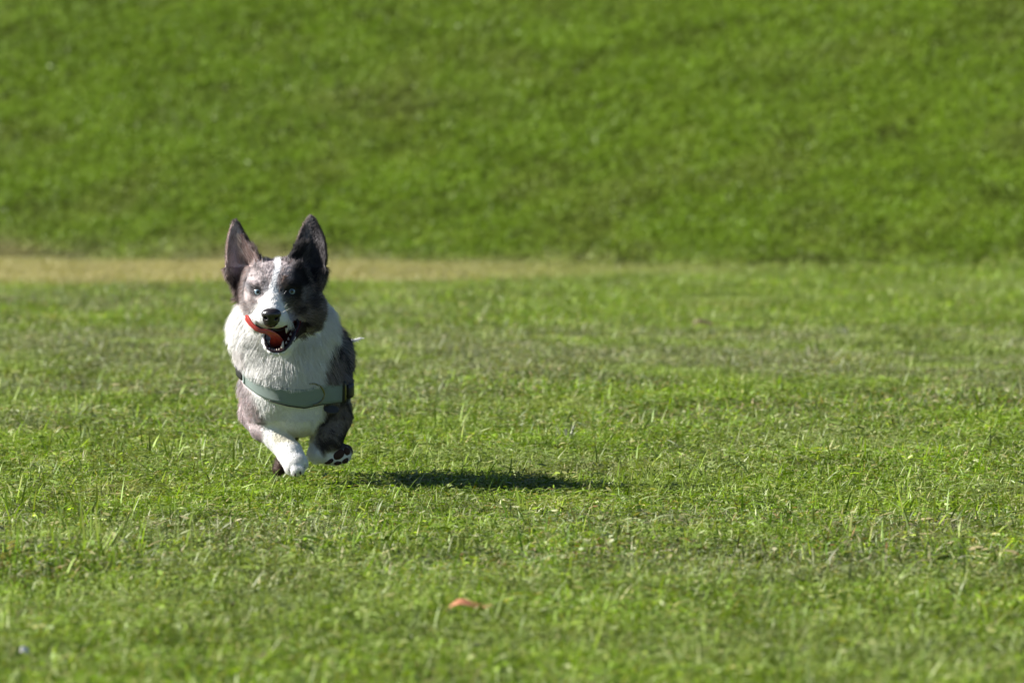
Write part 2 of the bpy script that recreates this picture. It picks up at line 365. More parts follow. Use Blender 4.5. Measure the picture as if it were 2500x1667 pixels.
def body_sdf(P):
    # skull, cheeks, muzzle
    h = ell(P, (672, 706, 135), (84, 66, 78))
    h = smin(h, ell(P, (700, 668, 130), (40, 28, 50)), 18)
    h = smin(h, ell(P, (642, 672, 130), (38, 26, 50)), 18)
    h = smin(h, ell(P, (738, 762, 145), (52, 62, 58)), 22)
    h = smin(h, ell(P, (617, 742, 138), (28, 46, 56)), 20)
    h = smin(h, cap(P, (668, 712, 95), 35, (660, 762, 50), 29), 14)
    h = smin(h, ell(P, (657, 776, 48), (43, 31, 40)), 12)
    h = smin(h, ell(P, (632, 783, 52), (21, 20, 28)), 9)
    h = smin(h, ell(P, (684, 784, 54), (20, 21, 28)), 9)
    # brow ridges and eye hollows
    h = smin(h, ell(P, (628, 698, 84), (19, 9, 14)), 12)
    h = smin(h, ell(P, (709, 696, 84), (19, 9, 14)), 12)
    h = smax(h, -ell(P, (627, 716, 56), (15, 11, 17)), 7)
    h = smax(h, -ell(P, (709, 714.5, 56), (15, 11, 17)), 7)
    # lower jaw and the open mouth
    j = cap(P, (712, 796, 118), 32, (675, 838, 52), 27)
    j = smin(j, cap(P, (660, 800, 118), 26, (667, 838, 54), 23), 10)
    h = smin(h, j, 6)
    m = smax(poly2(P[:, 0], P[:, 1], MOUTH), P[:, 2] - 100, 14)
    h = smax(h, -m, 5)
    # neck, ruff, chest
    nk = cap(P, (682, 760, 200), 88, (690, 880, 235), 118)
    nk = smin(nk, ell(P, (640, 820, 200), (84, 88, 70)), 30)
    nk = smin(nk, ell(P, (744, 820, 215), (72, 84, 75)), 30)
    h = smin(h, nk, 12)
    h = smax(h, -m, 4)
    near = (P[:, 1] > 795) & (P[:, 1] < 890) & (P[:, 2] < 170)
    if near.any():
        Pn = P[near]; j = cap(Pn, (674, 862, 44), 8, (690, 850, 130), 20)
        for a_, b_ in zip(RIM[:-1], RIM[1:]):
            j = smin(j, cap(Pn, a_, 4.5, b_, 4.5), 3)
            bk = (a_[0] + (690 - a_[0]) * .08, a_[1] - 4, max(a_[2] + 30, 112))
            j = smin(j, cap(Pn, a_, 4.5, bk, 7), 4)
        h = h.copy(); h[near] = smin(h[near], j, 5)
    t = ell(P, (702, 950, 265), (122, 112, 130))
    t = smin(t, ell(P, (650, 985, 225), (62, 75, 62)), 25)      # prosternum, left
    t = smin(t, ell(P, (722, 1030, 225), (58, 50, 60)), 25)     # breast between the legs
    t = smin(t, cap(P, (722, 912, 330), 108, (726, 920, 640), 102), 50)
    t = smin(t, ell(P, (722, 942, 700), (88, 98, 80)), 40)
    t = smin(t, ell(P, (768, 890, 390), (82, 88, 130)), 30)
    h = smin(h, t, 30)
    # near-side forequarter: shoulder, upper arm, forearm, paw
    a = cap(P, (640, 950, 265), 56, (622, 1020, 280), 46)
    a = smin(a, cap(P, (622, 1020, 275), 46, (634, 1055, 245), 36), 16)
    h = smin(h, a, 16)
    f = cap(P, (651, 1062, 225), 33, (700, 1116, 195), 29)
    f = smin(f, cap(P, (700, 1116, 195), 30, (714, 1140, 180), 31), 10)
    for k_, (tx, ty, td) in enumerate([(700, 1148, 160), (713, 1158, 152), (726, 1154, 156), (735, 1142, 168)]):
        f = smin(f, cap(P, (708 + k_ * 5, 1128, 176), 15, (tx, ty, td), 10.5), 4)
    h = smin(h, f, 12)
    # far-side forequarter, folded with the sole of the paw to the camera
    a = cap(P, (795, 960, 290), 56, (808, 1030, 310), 42)
    a = smin(a, cap(P, (808, 1040, 300), 42, (795, 1092, 275), 34), 14)
    a = smin(a, cap(P, (785, 1085, 270), 32, (766, 1122, 255), 22), 10)
    a = smin(a, cap(P, (766, 1122, 258), 22, (800, 1134, 285), 19), 8)
    pw = ell(P, (822, 1126, 284), (33, 24, 17), -0.45)
    a = smin(a, pw, 8)
    h = smin(h, a, 14)
    # hindquarters, brought forward under the belly
    for (hx, s_) in ((690, -1), (762, 1)):
        q = cap(P, (hx, 945, 690), 68, (hx + 2 * s_, 1020, 590), 48)
        q = smin(q, cap(P, (hx + 2 * s_, 1030, 580), 44, (hx, 1092, 650), 21), 16)
        h = smin(h, q, 20)
    for (p1, p2, p3) in (((690, 1092, 650), (680, 1130, 560), (665, 1177, 500)), ((764, 1092, 650), (770, 1112, 560), (775, 1128, 500))):
        q = cap(P, p1, 21, p2, 15); q = smin(q, cap(P, p2, 15, p3, 14), 6)
        q = smin(q, ell(P, (p3[0], p3[1] + 3, p3[2] - 16), (10, 9, 20)), 6)
        h = smin(h, q, 10)
    # tail
    h = smin(h, cap(P, (765, 905, 745), 18, (826, 874, 815), 6), 14)
    h = smin(h, cap(P, (828, 874, 812), 5, (866, 864, 842), 2.5), 8)
    # ears
    h = smin(h, ear(P, EAR_L, 578, 44, -1), 9)
    h = smin(h, ear(P, EAR_R, 752, 46, 1), 9)
    return h

def mesher(fn, lo, hi, vox, block=8):
    lo = np.array(lo, float); n3 = (np.ceil((np.array(hi) - lo) / vox / block).astype(int)) * block + 1
    nb = (n3 - 1) // block
    bi = np.stack(np.meshgrid(*[np.arange(k) for k in nb], indexing='ij'), -1).reshape(-1, 3)
    cen = lo + (bi * block + block / 2) * vox
    dc = fn(cen)
    act = bi[np.abs(dc) < block * vox * 1.15 + 8]
    F = np.full(n3, 50.0)
    # fill inactive blocks with the sign of their centre
    for (i, j, k), d_ in zip(bi, dc):
        if d_ < 0: F[i * block:(i + 1) * block + 1, j * block:(j + 1) * block + 1, k * block:(k + 1) * block + 1] = -50
    g = np.arange(block + 1)
    off = np.stack(np.meshgrid(g, g, g, indexing='ij'), -1).reshape(-1, 3)
    idx = (act[:, None, :] * block + off[None]).reshape(-1, 3)
    key = (idx[:, 0] * n3[1] + idx[:, 1]) * n3[2] + idx[:, 2]
    key = np.unique(key)
    ii = np.stack([key // (n3[1] * n3[2]), (key // n3[2]) % n3[1], key % n3[2]], 1)
    vals = np.concatenate([fn(lo + c * vox) for c in np.array_split(ii, max(1, len(ii) // 200000))])
    F.ravel()[key] = vals
    # surface nets
    s = F < 0
    c8 = [F[a:F.shape[0] - 1 + a, b_:F.shape[1] - 1 + b_, c:F.shape[2] - 1 + c] for a in (0, 1) for b_ in (0, 1) for c in (0, 1)]
    s8 = sum((c < 0).astype(np.int8) for c in c8)
    cells = np.argwhere((s8 > 0) & (s8 < 8))
    vid = -np.ones(np.array(F.shape) - 1, np.int64); vid[tuple(cells.T)] = np.arange(len(cells))
    acc = np.zeros((len(cells), 3)); cnt = np.zeros(len(cells))
    corners = [(a, b_, c) for a in (0, 1) for b_ in (0, 1) for c in (0, 1)]
    vv = [F[tuple((cells + np.array(c)).T)] for c in corners]
    for p in range(8):
        for q in range(p + 1, 8):
            dd = np.array(corners[q]) - np.array(corners[p])
            if np.abs(dd).sum() != 1: continue
            m_ = (vv[p] < 0) != (vv[q] < 0)
            t = np.where(m_, vv[p] / np.where(m_, vv[p] - vv[q], 1), 0)
            acc += np.where(m_[:, None], np.array(corners[p]) + t[:, None] * dd, 0); cnt += m_
    V = lo + (cells + acc / cnt[:, None]) * vox
    quads = []
    for ax in range(3):
        sl0 = [slice(None)] * 3; sl1 = [slice(None)] * 3
        sl0[ax] = slice(0, -1); sl1[ax] = slice(1, None)
        A = s[tuple(sl0)]; B = s[tuple(sl1)]
        e = np.argwhere(A != B); u_, v_ = (ax + 1) % 3, (ax + 2) % 3
        ok = (e[:, u_] > 0) & (e[:, v_] > 0) & (e[:, u_] < F.shape[u_] - 1) & (e[:, v_] < F.shape[v_] - 1); e = e[ok]
        du = np.zeros(3, int); du[u_] = 1; dv = np.zeros(3, int); dv[v_] = 1
        q = np.stack([vid[tuple(e.T)], vid[tuple((e - du).T)], vid[tuple((e - du - dv).T)], vid[tuple((e - dv).T)]], 1)
        flip = A[tuple(e.T)]
        q[~flip] = q[~flip][:, ::-1]; quads.append(q)
    Q = np.concatenate(quads); Q = Q[(Q >= 0).all(1)]
    return V, Q

BV, BQ = mesher(body_sdf, (515, 512, -16), (925, 1200, 880), 3.2)
def vert_normals(V, Q):
    n_ = np.cross(V[Q[:, 2]] - V[Q[:, 0]], V[Q[:, 3]] - V[Q[:, 1]])
    N = np.zeros_like(V)
    for k in range(4): np.add.at(N, Q[:, k], n_)
    return N / np.maximum(np.linalg.norm(N, axis=1, keepdims=True), 1e-9)
BN = vert_normals(BV, BQ)
# make normals point outwards
if np.mean(body_sdf(BV[:4000] + BN[:4000] * 2) - body_sdf(BV[:4000])) < 0:
    BN = -BN; BQ = BQ[:, ::-1]

# ---- coat pattern: colour of the hair at a place on the dog (u units)
def lerp(a, b, t): return a + (np.asarray(b, float) - a) * t[:, None]
WHITE = (.86, .85, .835); TAUPE = (.27, .23, .23); TAN = (.30, .215, .15); DARK = (.016, .014, .016); BLUE = (.15, .17, .20)
def head_d(P):
    h = ell(P, (672, 706, 130), (86, 68, 72))
    h = np.minimum(h, ell(P, (738, 758, 138), (50, 58, 56))); h = np.minimum(h, ell(P, (617, 740, 134), (27, 42, 52)))
    h = np.minimum(h, cap(P, (668, 712, 95), 38, (660, 775, 45), 38)); h = np.minimum(h, cap(P, (712, 796, 112), 34, (675, 838, 52), 28))
    return h + (P[:, 1] > 850) * 4
def is_head(P):
    x, y, d = P[:, 0], P[:, 1], P[:, 2]
    return ((head_d(P) < 7 + 8 * (noise(P, 1 / 9., 77) - .5)) & (d < 215)) | ((y < 702) & (d < 205) & (x > 588) & (x < 760)) | ((x > 594) & (x < 755) & (y < 765) & (d < 112))
def band_mid(x):
    return np.interp(x, [560, 578, 590, 605, 625, 660, 700, 740, 780, 837, 870], [905, 919, 931, 942, 955, 968, 977, 981, 972, 970, 968])
def band_half(x):
    return np.interp(x, [560, 590, 640, 780, 870], [12, 16, 19, 24, 25])
def coat(P):
    x, y, d = P[:, 0], P[:, 1], P[:, 2]
    n1 = fbm(P, 1 / 26., 1, 3); n2 = fbm(P, 1 / 9., 7, 2); n3 = fbm(P, 1 / 60., 13, 2)
    xw = x + (n2 - .5) * 9; yw = y + (fbm(P, 1 / 12., 21, 2) - .5) * 14
    c = np.tile(np.array(TAUPE), (len(P), 1)) * (0.8 + 0.45 * n2)[:, None]
    c = lerp(c, BLUE, sst(.45, .7, n3) * .6)
    c = lerp(c, DARK, sst(.55, .66, n1) * .9)
    c = lerp(c, (.36, .33, .32), sst(.56, .7, n2) * .35)
    head = is_head(P)
    earl = (x < 640) & (y < 740) & (poly2(x, y, EAR_L) < 3) & (d > 110)
    earr = (x > 690) & (y < 725) & (poly2(x, y, EAR_R) < 3) & (d > 105)
    # ---- head
    ch = np.tile(np.array([.47, .41, .415]), (len(P), 1)) * (0.75 + 0.5 * n2)[:, None]
    ch = lerp(ch, (.52, .46, .46), sst(.5, .72, fbm(P, 1 / 16., 31, 2)) * .5)
    ch = lerp(ch, DARK, sst(.56, .66, fbm(P, 1 / 9., 33, 3)) * np.where(x < 680, .4, .8))
    ch = lerp(ch, (.17, .14, .13), sst(700, 730, xw) * sst(640, 700, yw + 30) * .7)
    def blob(cx, cy, rx, ry, col, amt=1.0, soft=.35):
        nonlocal ch
        r = np.sqrt(((xw - cx) / rx) ** 2 + ((yw - cy) / ry) ** 2)
        ch = lerp(ch, col, (1 - sst(1 - soft, 1 + soft, r)) * amt)
    blob(714, 710, 30, 24, DARK, .97); blob(736, 672, 26, 36, DARK, .97); blob(724, 738, 18, 26, DARK, .75)
    blob(752, 700, 22, 40, DARK, .7); blob(700, 740, 14, 22, (.06, .06, .07), .7)
    blob(745, 722, 14, 18, (.33, .30, .29), .6); blob(770, 790, 22, 30, (.12, .10, .09), .5)
    blob(742, 775, 32, 34, (.26, .21, .17), .6); blob(760, 740, 16, 18, DARK, .6); blob(728, 760, 12, 10, DARK, .6); blob(752, 800, 18, 12, DARK, .5)
    blob(626, 716, 18, 14, (.05, .045, .05), .9, .3); blob(628, 660, 13, 5, DARK, .5); blob(645, 697, 9, 14, (.08, .08, .09), .75)
    blob(648, 715, 8, 16, (.13, .13, .15), .6); blob(604, 705, 10, 14, (.10, .12, .14), .5)
    blob(600, 735, 13, 22, (.62, .55, .54), .6); blob(607, 755, 16, 20, (.36, .31, .30), .7)
    blob(690, 690, 10, 16, (.30, .19, .14), .6)
    # blaze and muzzle
    bx = np.interp(y, [635, 660, 690, 720, 750], [674, 673, 667, 662, 658])
    hw = np.interp(y, [630, 655, 668, 690, 706, 718, 732, 748, 762, 800], [9, 8.5, 7, 6, 9.5, 15, 24, 37, 46, 48])
    rr = np.abs(xw - bx) / hw
    am = np.interp(y, [655, 672, 695, 712], [1, .9, .85, 1])
    bcol = np.where((y > 720)[:, None], np.array(WHITE), np.array([.82, .83, .85]))
    ch = ch + (bcol - ch) * ((1 - sst(.75, 1.2, rr)) * am * (y < 830) * (d < 135))[:, None]
    # lips, chin, mouth lining
    dm = poly2(x, y, MOUTH)
    jawz = (y > 790) & (y < 900) & (d < 135) & (x > 626) & (x < 746)
    low = jawz & ((y > 816) | (x > 704)) & (dm < 40) & (d < 118)
    ch = np.where(low[:, None], np.array([.022, .014, .02]), ch)
    chin = jawz & (y > 862) & (dm > 8)
    ch = lerp(ch, (.20, .13, .10), chin * (.2 + .6 * n2))
    inside = ((dm < 1.5) & (d < 125)) | ((dm < 5) & (d < 185) & (y > 786))
    ch = np.where(inside[:, None], np.array([.09, .012, .014]), ch)
    # throat below the jaw
    c = np.where((head | low)[:, None], ch, c)
    # ---- ears
    ce = np.tile(np.array([.44, .34, .32]), (len(P), 1)) * (.75 + .5 * n2)[:, None]
    ce = lerp(ce, (.58, .46, .48), 1 - sst(.6, 1.3, np.sqrt(((x - 572) / 16) ** 2 + ((y - 640) / 36) ** 2)))
    ce = lerp(ce, (.64, .55, .50), (1 - sst(.5, 1.2, np.abs(x - np.interp(y, [560, 600, 650], [573, 580, 590])) / 7)) * sst(560, 585, y) * (1 - sst(640, 665, y)) * (.4 + .6 * n2))
    dl = poly2(x, y, EAR_L)
    rim = sst(-8, -2, dl); right_side = sst(575, 590, x + (610 - y) * .4)
    ce = lerp(ce, (.06, .05, .05), rim * right_side * (y < 640))
    ce = lerp(ce, (.07, .05, .045), sst(650, 685, y + (n1 - .5) * 40) * (1 - sst(575, 600, x)) * (.5 + .5 * (n2 > .42)))
    c = np.where(earl[:, None], ce, c)
    cr = np.tile(np.array([.05, .045, .048]), (len(P), 1)) * (.7 + .6 * n2)[:, None]
    cr = lerp(cr, (.20, .18, .18), (1 - sst(.5, 1.3, np.abs(xw - np.interp(y, [560, 650], [750, 735])) / 10)) * .7)
    dr = poly2(x, y, EAR_R)
    cr = lerp(cr, (.40, .32, .28), sst(-5, -1, dr) * (y < 600) * (1 - sst(755, 775, x)) * .8)
    cr = lerp(cr, (.22, .18, .17), sst(652, 690, y) * (n2 > .5))
    c = np.where(earr[:, None], cr, c)
    # ---- neck and chest
    nkz = ~head & ~earl & ~earr & (d < 420)
    wr = np.interp(y, [700, 760, 820, 850, 880, 930, 960, 1100], [800, 806, 818, 806, 790, 782, 790, 770])
    wl = np.interp(y, [700, 840, 870, 940, 960, 1030, 1060, 1100], [500, 500, 545, 590, 600, 632, 640, 640])
    white = (1 - sst(-8, 8, xw - wr)) * sst(-14, 14, xw - wl) * (1 - sst(300, 330, d + (n2 - .5) * 40 + (y - 800) * .3))
    white = np.maximum(white, ((y < 850) & (d < 330) & (x < 640)) * 1.0)
    c = lerp(c, WHITE, white * nkz)
    # pinkish grey shoulder on the left
    sh = nkz & (x < 645) & (y > 940)
    c = lerp(c, (.58, .49, .50), sh * (1 - white) * .75)
    c = lerp(c, (.62, .57, .57), nkz * (x < 600) * (y > 850) * (y < 950) * .45)
    # throat fur under the jaw just behind the head
    # ---- legs
    fore = (y > 1022) & (x > 612) & (x < 752) & (d < 262)
    arm = sst(-8, 8, (xw - 632) + (yw - 1060) * .25) * (d < 262)
    c = lerp(c, WHITE, fore * arm)
    fr = (y > 1000) & (x > 735) & (d < 340)
    legw = sst(-8, 8, (yw - 1112) + np.maximum(0, 778 - x) * 1.3 - 8)
    c = np.where(fr[:, None], lerp(lerp(np.tile(np.array([.21, .18, .165]), (len(P), 1)) * (.6 + .8 * n1)[:, None], (.06, .05, .05), sst(.54, .64, n1)), WHITE, legw), c)
    breast = (x > 660) & (x < 790) & (y > 985) & (y < 1090) & (d < 330)
    edge = 1 - sst(-6, 8, xw - np.interp(y, [985, 1030, 1060, 1090], [800, 782, 764, 762]))
    c = lerp(c, WHITE, breast * edge)
    c = lerp(c, (.62, .56, .36), breast * edge * sst(1045, 1075, y) * .6)
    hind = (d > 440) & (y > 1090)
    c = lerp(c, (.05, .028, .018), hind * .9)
    tail = (d > 745) & (x > 810)
    c = lerp(c, WHITE, tail * sst(828, 842, x))
    ns = (d < 45) & (((x - 661) / 21) ** 2 + ((y - 778) / 20) ** 2 < 1)
    c = np.where(ns[:, None], np.array([.01, .009, .01]), c)
    return np.clip(c, 0.008, .86)

bm_, n, l, b = new_mat('dog_skin_and_undercoat')
at = n.new('ShaderNodeAttribute'); at.attribute_name = 'coat'; l.new(at.outputs['Color'], b.inputs['Base Color'])
b.inputs['Roughness'].default_value = 0.7; b.inputs['Specular IOR Level'].default_value = 0.2
no = n.new('ShaderNodeTexNoise'); no.inputs['Scale'].default_value = 260; bp = n.new('ShaderNodeBump'); bp.inputs['Distance'].default_value = 0.002
tc = n.new('ShaderNodeTexCoord'); l.new(tc.outputs['Object'], no.inputs['Vector']); l.new(no.outputs[0], bp.inputs['Height']); l.new(bp.outputs[0], b.inputs['Normal'])
me = np_mesh('body', L3(BV), quads=BQ, mat=bm_)
# u-space y is flipped on the way to metres, so flip the winding
me.flip_normals()
body = bpy.data.objects.new('body', me); COL.objects.link(body); body.parent = dog
CC = np.ones((len(BV), 4)); CC[:, :3] = coat(BV) * 0.9
a_ = me.color_attributes.new('coat', 'FLOAT_COLOR', 'POINT'); a_.data.foreach_set('color', CC.astype(np.float32).ravel())
bvh = BVHTree.FromPolygons([tuple(v) for v in BV], [tuple(q) for q in BQ.tolist()])
def front(x, y, default=250.0, start=-60.0):
    h = bvh.ray_cast(Vector((x, y, start)), Vector((0, 0, 1)))
    return h[0].z if h[0] is not None else default

# ---- fur
def make_fur(n_strands, seed):
    r = np.random.default_rng(seed)
    q = BQ; A, B, C, D = (BV[q[:, k]] for k in range(4))
    area = 0.5 * np.linalg.norm(np.cross(C - A, D - B), axis=1)
    cen = (A + B + C + D) / 4
    wgt = area * np.where(cen[:, 2] < 380, 1.0, 0.45) * np.where((cen[:, 2] < 205) & (cen[:, 1] < 830), 2.2, 1.0) * np.where((cen[:, 1] > 1030) & (cen[:, 2] < 300), 2.0, 1.0)
    fi = r.choice(len(q), n_strands, p=wgt / wgt.sum())
    s, t = r.random(n_strands)[:, None], r.random(n_strands)[:, None]
    P = (A[fi] * (1 - s) + B[fi] * s) * (1 - t) + (D[fi] * (1 - s) + C[fi] * s) * t
    N = BN[q[fi, 0]] + BN[q[fi, 2]]; N /= np.linalg.norm(N, axis=1, keepdims=True)
    x, y, d = P[:, 0], P[:, 1], P[:, 2]
    dm = poly2(x, y, MOUTH)
    nose = ((x - 661) / 25) ** 2 + ((y - 776) / 25) ** 2 < 1
    eye = (((x - 626.5) / 12.5) ** 2 + ((y - 715.5) / 10) ** 2 < 1) | (((x - 709.5) / 12) ** 2 + ((y - 714) / 9.5) ** 2 < 1)
    bandd = np.abs(y - band_mid(x))
    inband = (bandd < band_half(x) + 1) & (d < 420) & (y > 880)
    lips = (dm < 10) & (y > 800) & (d < 130)
    sole = ((x - 822) / 32) ** 2 + ((y - 1128) / 22) ** 2 < 1
    sole &= (d < 290) & (N[:, 2] < -.2)
    bad = ((nose | eye) & (d < 120)) | inband | lips | ((dm < 2) & (d < 130)) | ((dm < 4) & (d < 185) & (y > 790)) | sole
    P, N = P[~bad], N[~bad]; x, y, d = P[:, 0], P[:, 1], P[:, 2]
    n_ = len(P)
    head = is_head(P)
    el = (poly2(x, y, EAR_L) < 4) & (d > 105) & (y < 735) & (x < 632)
    er = (poly2(x, y, EAR_R) < 4) & (d > 105) & (y < 715) & (x > 700)
    F = np.zeros((n_, 3)); Ln = np.full(n_, 15.0); lift = np.full(n_, .35)
    F[:] = [0.1, .8, .75]
    nk = ~head & (y < 960) & (d < 400)
    F[nk] = np.stack([(x[nk] - 690) / 160, np.full(nk.sum(), 1.0), np.full(nk.sum(), .25)], 1)
    Ln[nk] = 27; lift[nk] = .22
    low = ~head & (y >= 960) & (d < 400); Ln[low] = 12; lift[low] = .22
    leg = (y > 1035) & (d < 340) & ((x < 752) | (x > 760)); Ln[leg] = 11; lift[leg] = .07
    mL = (y > 1022) & (x < 752) & (d < 270); F[mL] = [.62, .78, -.05]
    mR = (y > 1080) & (x >= 752); F[mR] = [.5, .6, .2]
    backs = d >= 400; F[backs] = [.1, .35, 1]; Ln[backs] = 15; lift[backs] = .22
    F[head] = (P[head] - np.array([660, 778, 10])) / 60.; Ln[head] = 8.0; lift[head] = .16
    ck = head & (((x - 668) ** 2 / 75 ** 2 + (y - 715) ** 2 / 75 ** 2) > 1); Ln[ck] = 13; lift[ck] = .3
    mz = head & (d < 75) & (y > 745); Ln[mz] = 4.5; lift[mz] = .12
    jw = (y > 800) & (y < 880) & (d < 120); Ln[jw] = 3; lift[jw] = .25; F[jw] = [.1, .6, .6]
    e = el | er; F[head & ~e] += 0
    F[e] = np.stack([np.where(el[e], .15, -.1), np.full(e.sum(), -1.0), np.zeros(e.sum())], 1); Ln[e] = 9; lift[e] = .1
    edg = e & (np.minimum(np.abs(poly2(x, y, EAR_L)), np.abs(poly2(x, y, EAR_R))) < 4); Ln[edg] = 7; lift[edg] = .4
    tin = el & (y > 590) & (y < 665) & (x > 578) & (N[:, 2] < 0); Ln[tin] = 19; lift[tin] = .3; F[tin] = [-.45, -1, -.1]
    tin2 = er & (y > 600) & (y < 665) & (x < 745) & (N[:, 2] < 0); Ln[tin2] = 17; lift[tin2] = .3; F[tin2] = [.45, -1, -.1]
    eb = e & (y > 655); Ln[eb] = 13; lift[eb] = .45; F[eb] = np.stack([np.where(el[eb], -.35, .3), np.full(eb.sum(), .6), np.full(eb.sum(), .2)], 1)
    tl = (d > 745) & (x > 822); Ln[tl] = 10; F[tl] = [1, -.15, .3]; lift[tl] = .45
    F = F / np.linalg.norm(F, axis=1, keepdims=True)
    # comb clumps
    short = np.where(Ln < 12, .4, .6)[:, None]
    for k, sc_ in ((0, 1 / 14.), (1, 1 / 7.)):
        J = np.stack([noise(P, sc_, 50 + k), noise(P, sc_, 60 + k), noise(P, sc_, 70 + k)], 1) - .5
        F = F + J * short * (.75 if k == 0 else .45)
    F -= (F * N).sum(1)[:, None] * N
    F /= np.maximum(np.linalg.norm(F, axis=1, keepdims=True), 1e-6)
    fly = r.random(n_) < .12; lift = lift * np.where(fly, r.uniform(1.5, 3.5, n_), r.uniform(.5, 1.5, n_))
    over = (band_mid(x) - band_half(x) - y < 24) & (band_mid(x) - y > 0) & (d < 420); lift = np.where(over, .55, lift)
    Ln = Ln * np.where(fly, r.uniform(1, 1.4, n_), r.uniform(.6, 1.15, n_)) * (0.8 + 0.4 * noise(P, 1 / 12., 90))
    Ln = np.where((poly2(x, y, MOUTH) < 14) & (d < 140), np.minimum(Ln, 3), Ln)
    # hair above the chest strap only just laps over it
    above = band_mid(x) - band_half(x) - y
    m_ = (above > -2) & (d < 420); Ln = np.where(m_, np.minimum(Ln, np.maximum(above + 5 + 9 * noise(P, 1 / 8., 95), 5)), Ln)
    D1 = F * np.cos(lift)[:, None] + N * np.sin(lift)[:, None] + r.normal(0, .09, (n_, 3))
    D1 /= np.linalg.norm(D1, axis=1, keepdims=True)
    K_ = 5; pts = np.zeros((n_, K_, 3)); pts[:, 0] = P - N * .8
    dirn = D1.copy()
    for k in range(1, K_):
        dirn = dirn + (F - N * .08) * .16 + np.array([0, .05, 0]); dirn /= np.linalg.norm(dirn, axis=1, keepdims=True)
        pts[:, k] = pts[:, k - 1] + dirn * (Ln / (K_ - 1))[:, None]
    Cc = coat(P)
    br = r.uniform(.72, 1.22, (n_, 1)); Cc = np.clip(Cc * np.where(Cc[:, :1] > .6, 1 + (br - 1) * .35, br), .006, .9)
    rr_ = r.random(n_)[:, None]; mer = (Cc[:, :1] < .5) & (Cc[:, :1] > .03)
    Cc = np.where((rr_ < .12) & mer, np.minimum(Cc * 2.1, .62), Cc); Cc = np.where((rr_ > .86) & mer, Cc * .3, Cc)
    Cc = np.where((rr_ > .80) & (rr_ < .86) & mer, Cc * np.array([1.25, .95, .75]), Cc)
    return pts, Cc, Ln
pts, fc, fl = make_fur(420000, 3)
hc = bpy.data.hair_curves.new('fur'); K_ = pts.shape[1]
hc.add_curves([K_] * len(pts))
hc.attributes['position'].data.foreach_set('vector', L3(pts).astype(np.float32).ravel())
rad = np.zeros((len(pts), K_)) + np.array([1, 1, .9, .65, .15]); rad *= (.17 + .005 * fl)[:, None] / S
ra = hc.attributes.get('radius') or hc.attributes.new('radius', 'FLOAT', 'POINT')
ra.data.foreach_set('value', rad.astype(np.float32).ravel())
ca = hc.attributes.new('coat', 'FLOAT_COLOR', 'CURVE'); ca.data.foreach_set('color', np.concatenate([fc, np.ones((len(fc), 1))], 1).astype(np.float32).ravel())
fm, n, l, b = new_mat('dog_hair')
at = n.new('ShaderNodeAttribute'); at.attribute_name = 'coat'; l.new(at.outputs['Color'], b.inputs['Base Color'])
b.inputs['Roughness'].default_value = 0.5; b.inputs['Specular IOR Level'].default_value = 0.25
tr = n.new('ShaderNodeBsdfTranslucent'); l.new(at.outputs['Color'], tr.inputs[0])
mx = n.new('ShaderNodeMixShader'); mx.inputs[0].default_value = 0.26
l.new(b.outputs[0], mx.inputs[1]); l.new(tr.outputs[0], mx.inputs[2]); l.new(mx.outputs[0], n['Material Output'].inputs[0])
hc.materials.append(fm)
fur = bpy.data.objects.new('fur', hc); COL.objects.link(fur); fur.parent = dog; fur['kind'] = 'stuff'

# ---- helpers for small parts, in u units
def sdf_part(name, fn, lo, hi, vox, mat, parent=dog):
    V, Q = mesher(fn, lo, hi, vox, 4)
    N = vert_normals(V, Q)
    if np.mean(fn(V + N * .5) - fn(V)) > 0: Q = Q[:, ::-1]
    o = bpy.data.objects.new(name, np_mesh(name, L3(V), quads=Q, mat=mat)); COL.objects.link(o); o.parent = parent
    return o
def sweep(name, path, radii, mat, parent=dog, seg=14, up=(0, 0, 1), flat=1.0, close=True, groove=0.0):
    """tube along a path; radii per point, flattened across `up`"""
    path = np.array(path, float); V = []; Fs = []; n_ = len(path)
    up = np.array(up, float)
    for i in range(n_):
        t = path[min(i + 1, n_ - 1)] - path[max(i - 1, 0)]; t /= np.linalg.norm(t)
        a = np.cross(t, up); a /= np.linalg.norm(a); bb = np.cross(a, t)
        for k in range(seg):
            th = 2 * math.pi * k / seg
            V.append(path[i] + radii[i] * (math.cos(th) * a + flat * (math.sin(th) - groove * math.exp(-(math.cos(th) / .35) ** 2) * np.sign(math.sin(th))) * bb))
    for i in range(n_ - 1):
        for k in range(seg):
            Fs.append((i * seg + k, i * seg + (k + 1) % seg, (i + 1) * seg + (k + 1) % seg, (i + 1) * seg + k))
    if close:
        Fs.append(tuple(range(seg))[::-1]); Fs.append(tuple((n_ - 1) * seg + k for k in range(seg)))
    o = mesh_obj(name, L3(np.array(V)), Fs, mat, parent); return o
def spline(pts_, n_):
    P = np.array(pts_, float); P = np.vstack([2 * P[0] - P[1], P, 2 * P[-1] - P[-2]]); out_ = []
    m = len(P) - 3
    for q in np.linspace(0, m - 1e-6, n_):
        i = int(q); t = q - i; a, b_, c, d_ = P[i], P[i + 1], P[i + 2], P[i + 3]
        out_.append(.5 * ((2 * b_) + (-a + c) * t + (2 * a - 5 * b_ + 4 * c - d_) * t * t + (-a + 3 * b_ - 3 * c + d_) * t ** 3))
    return np.array(out_)

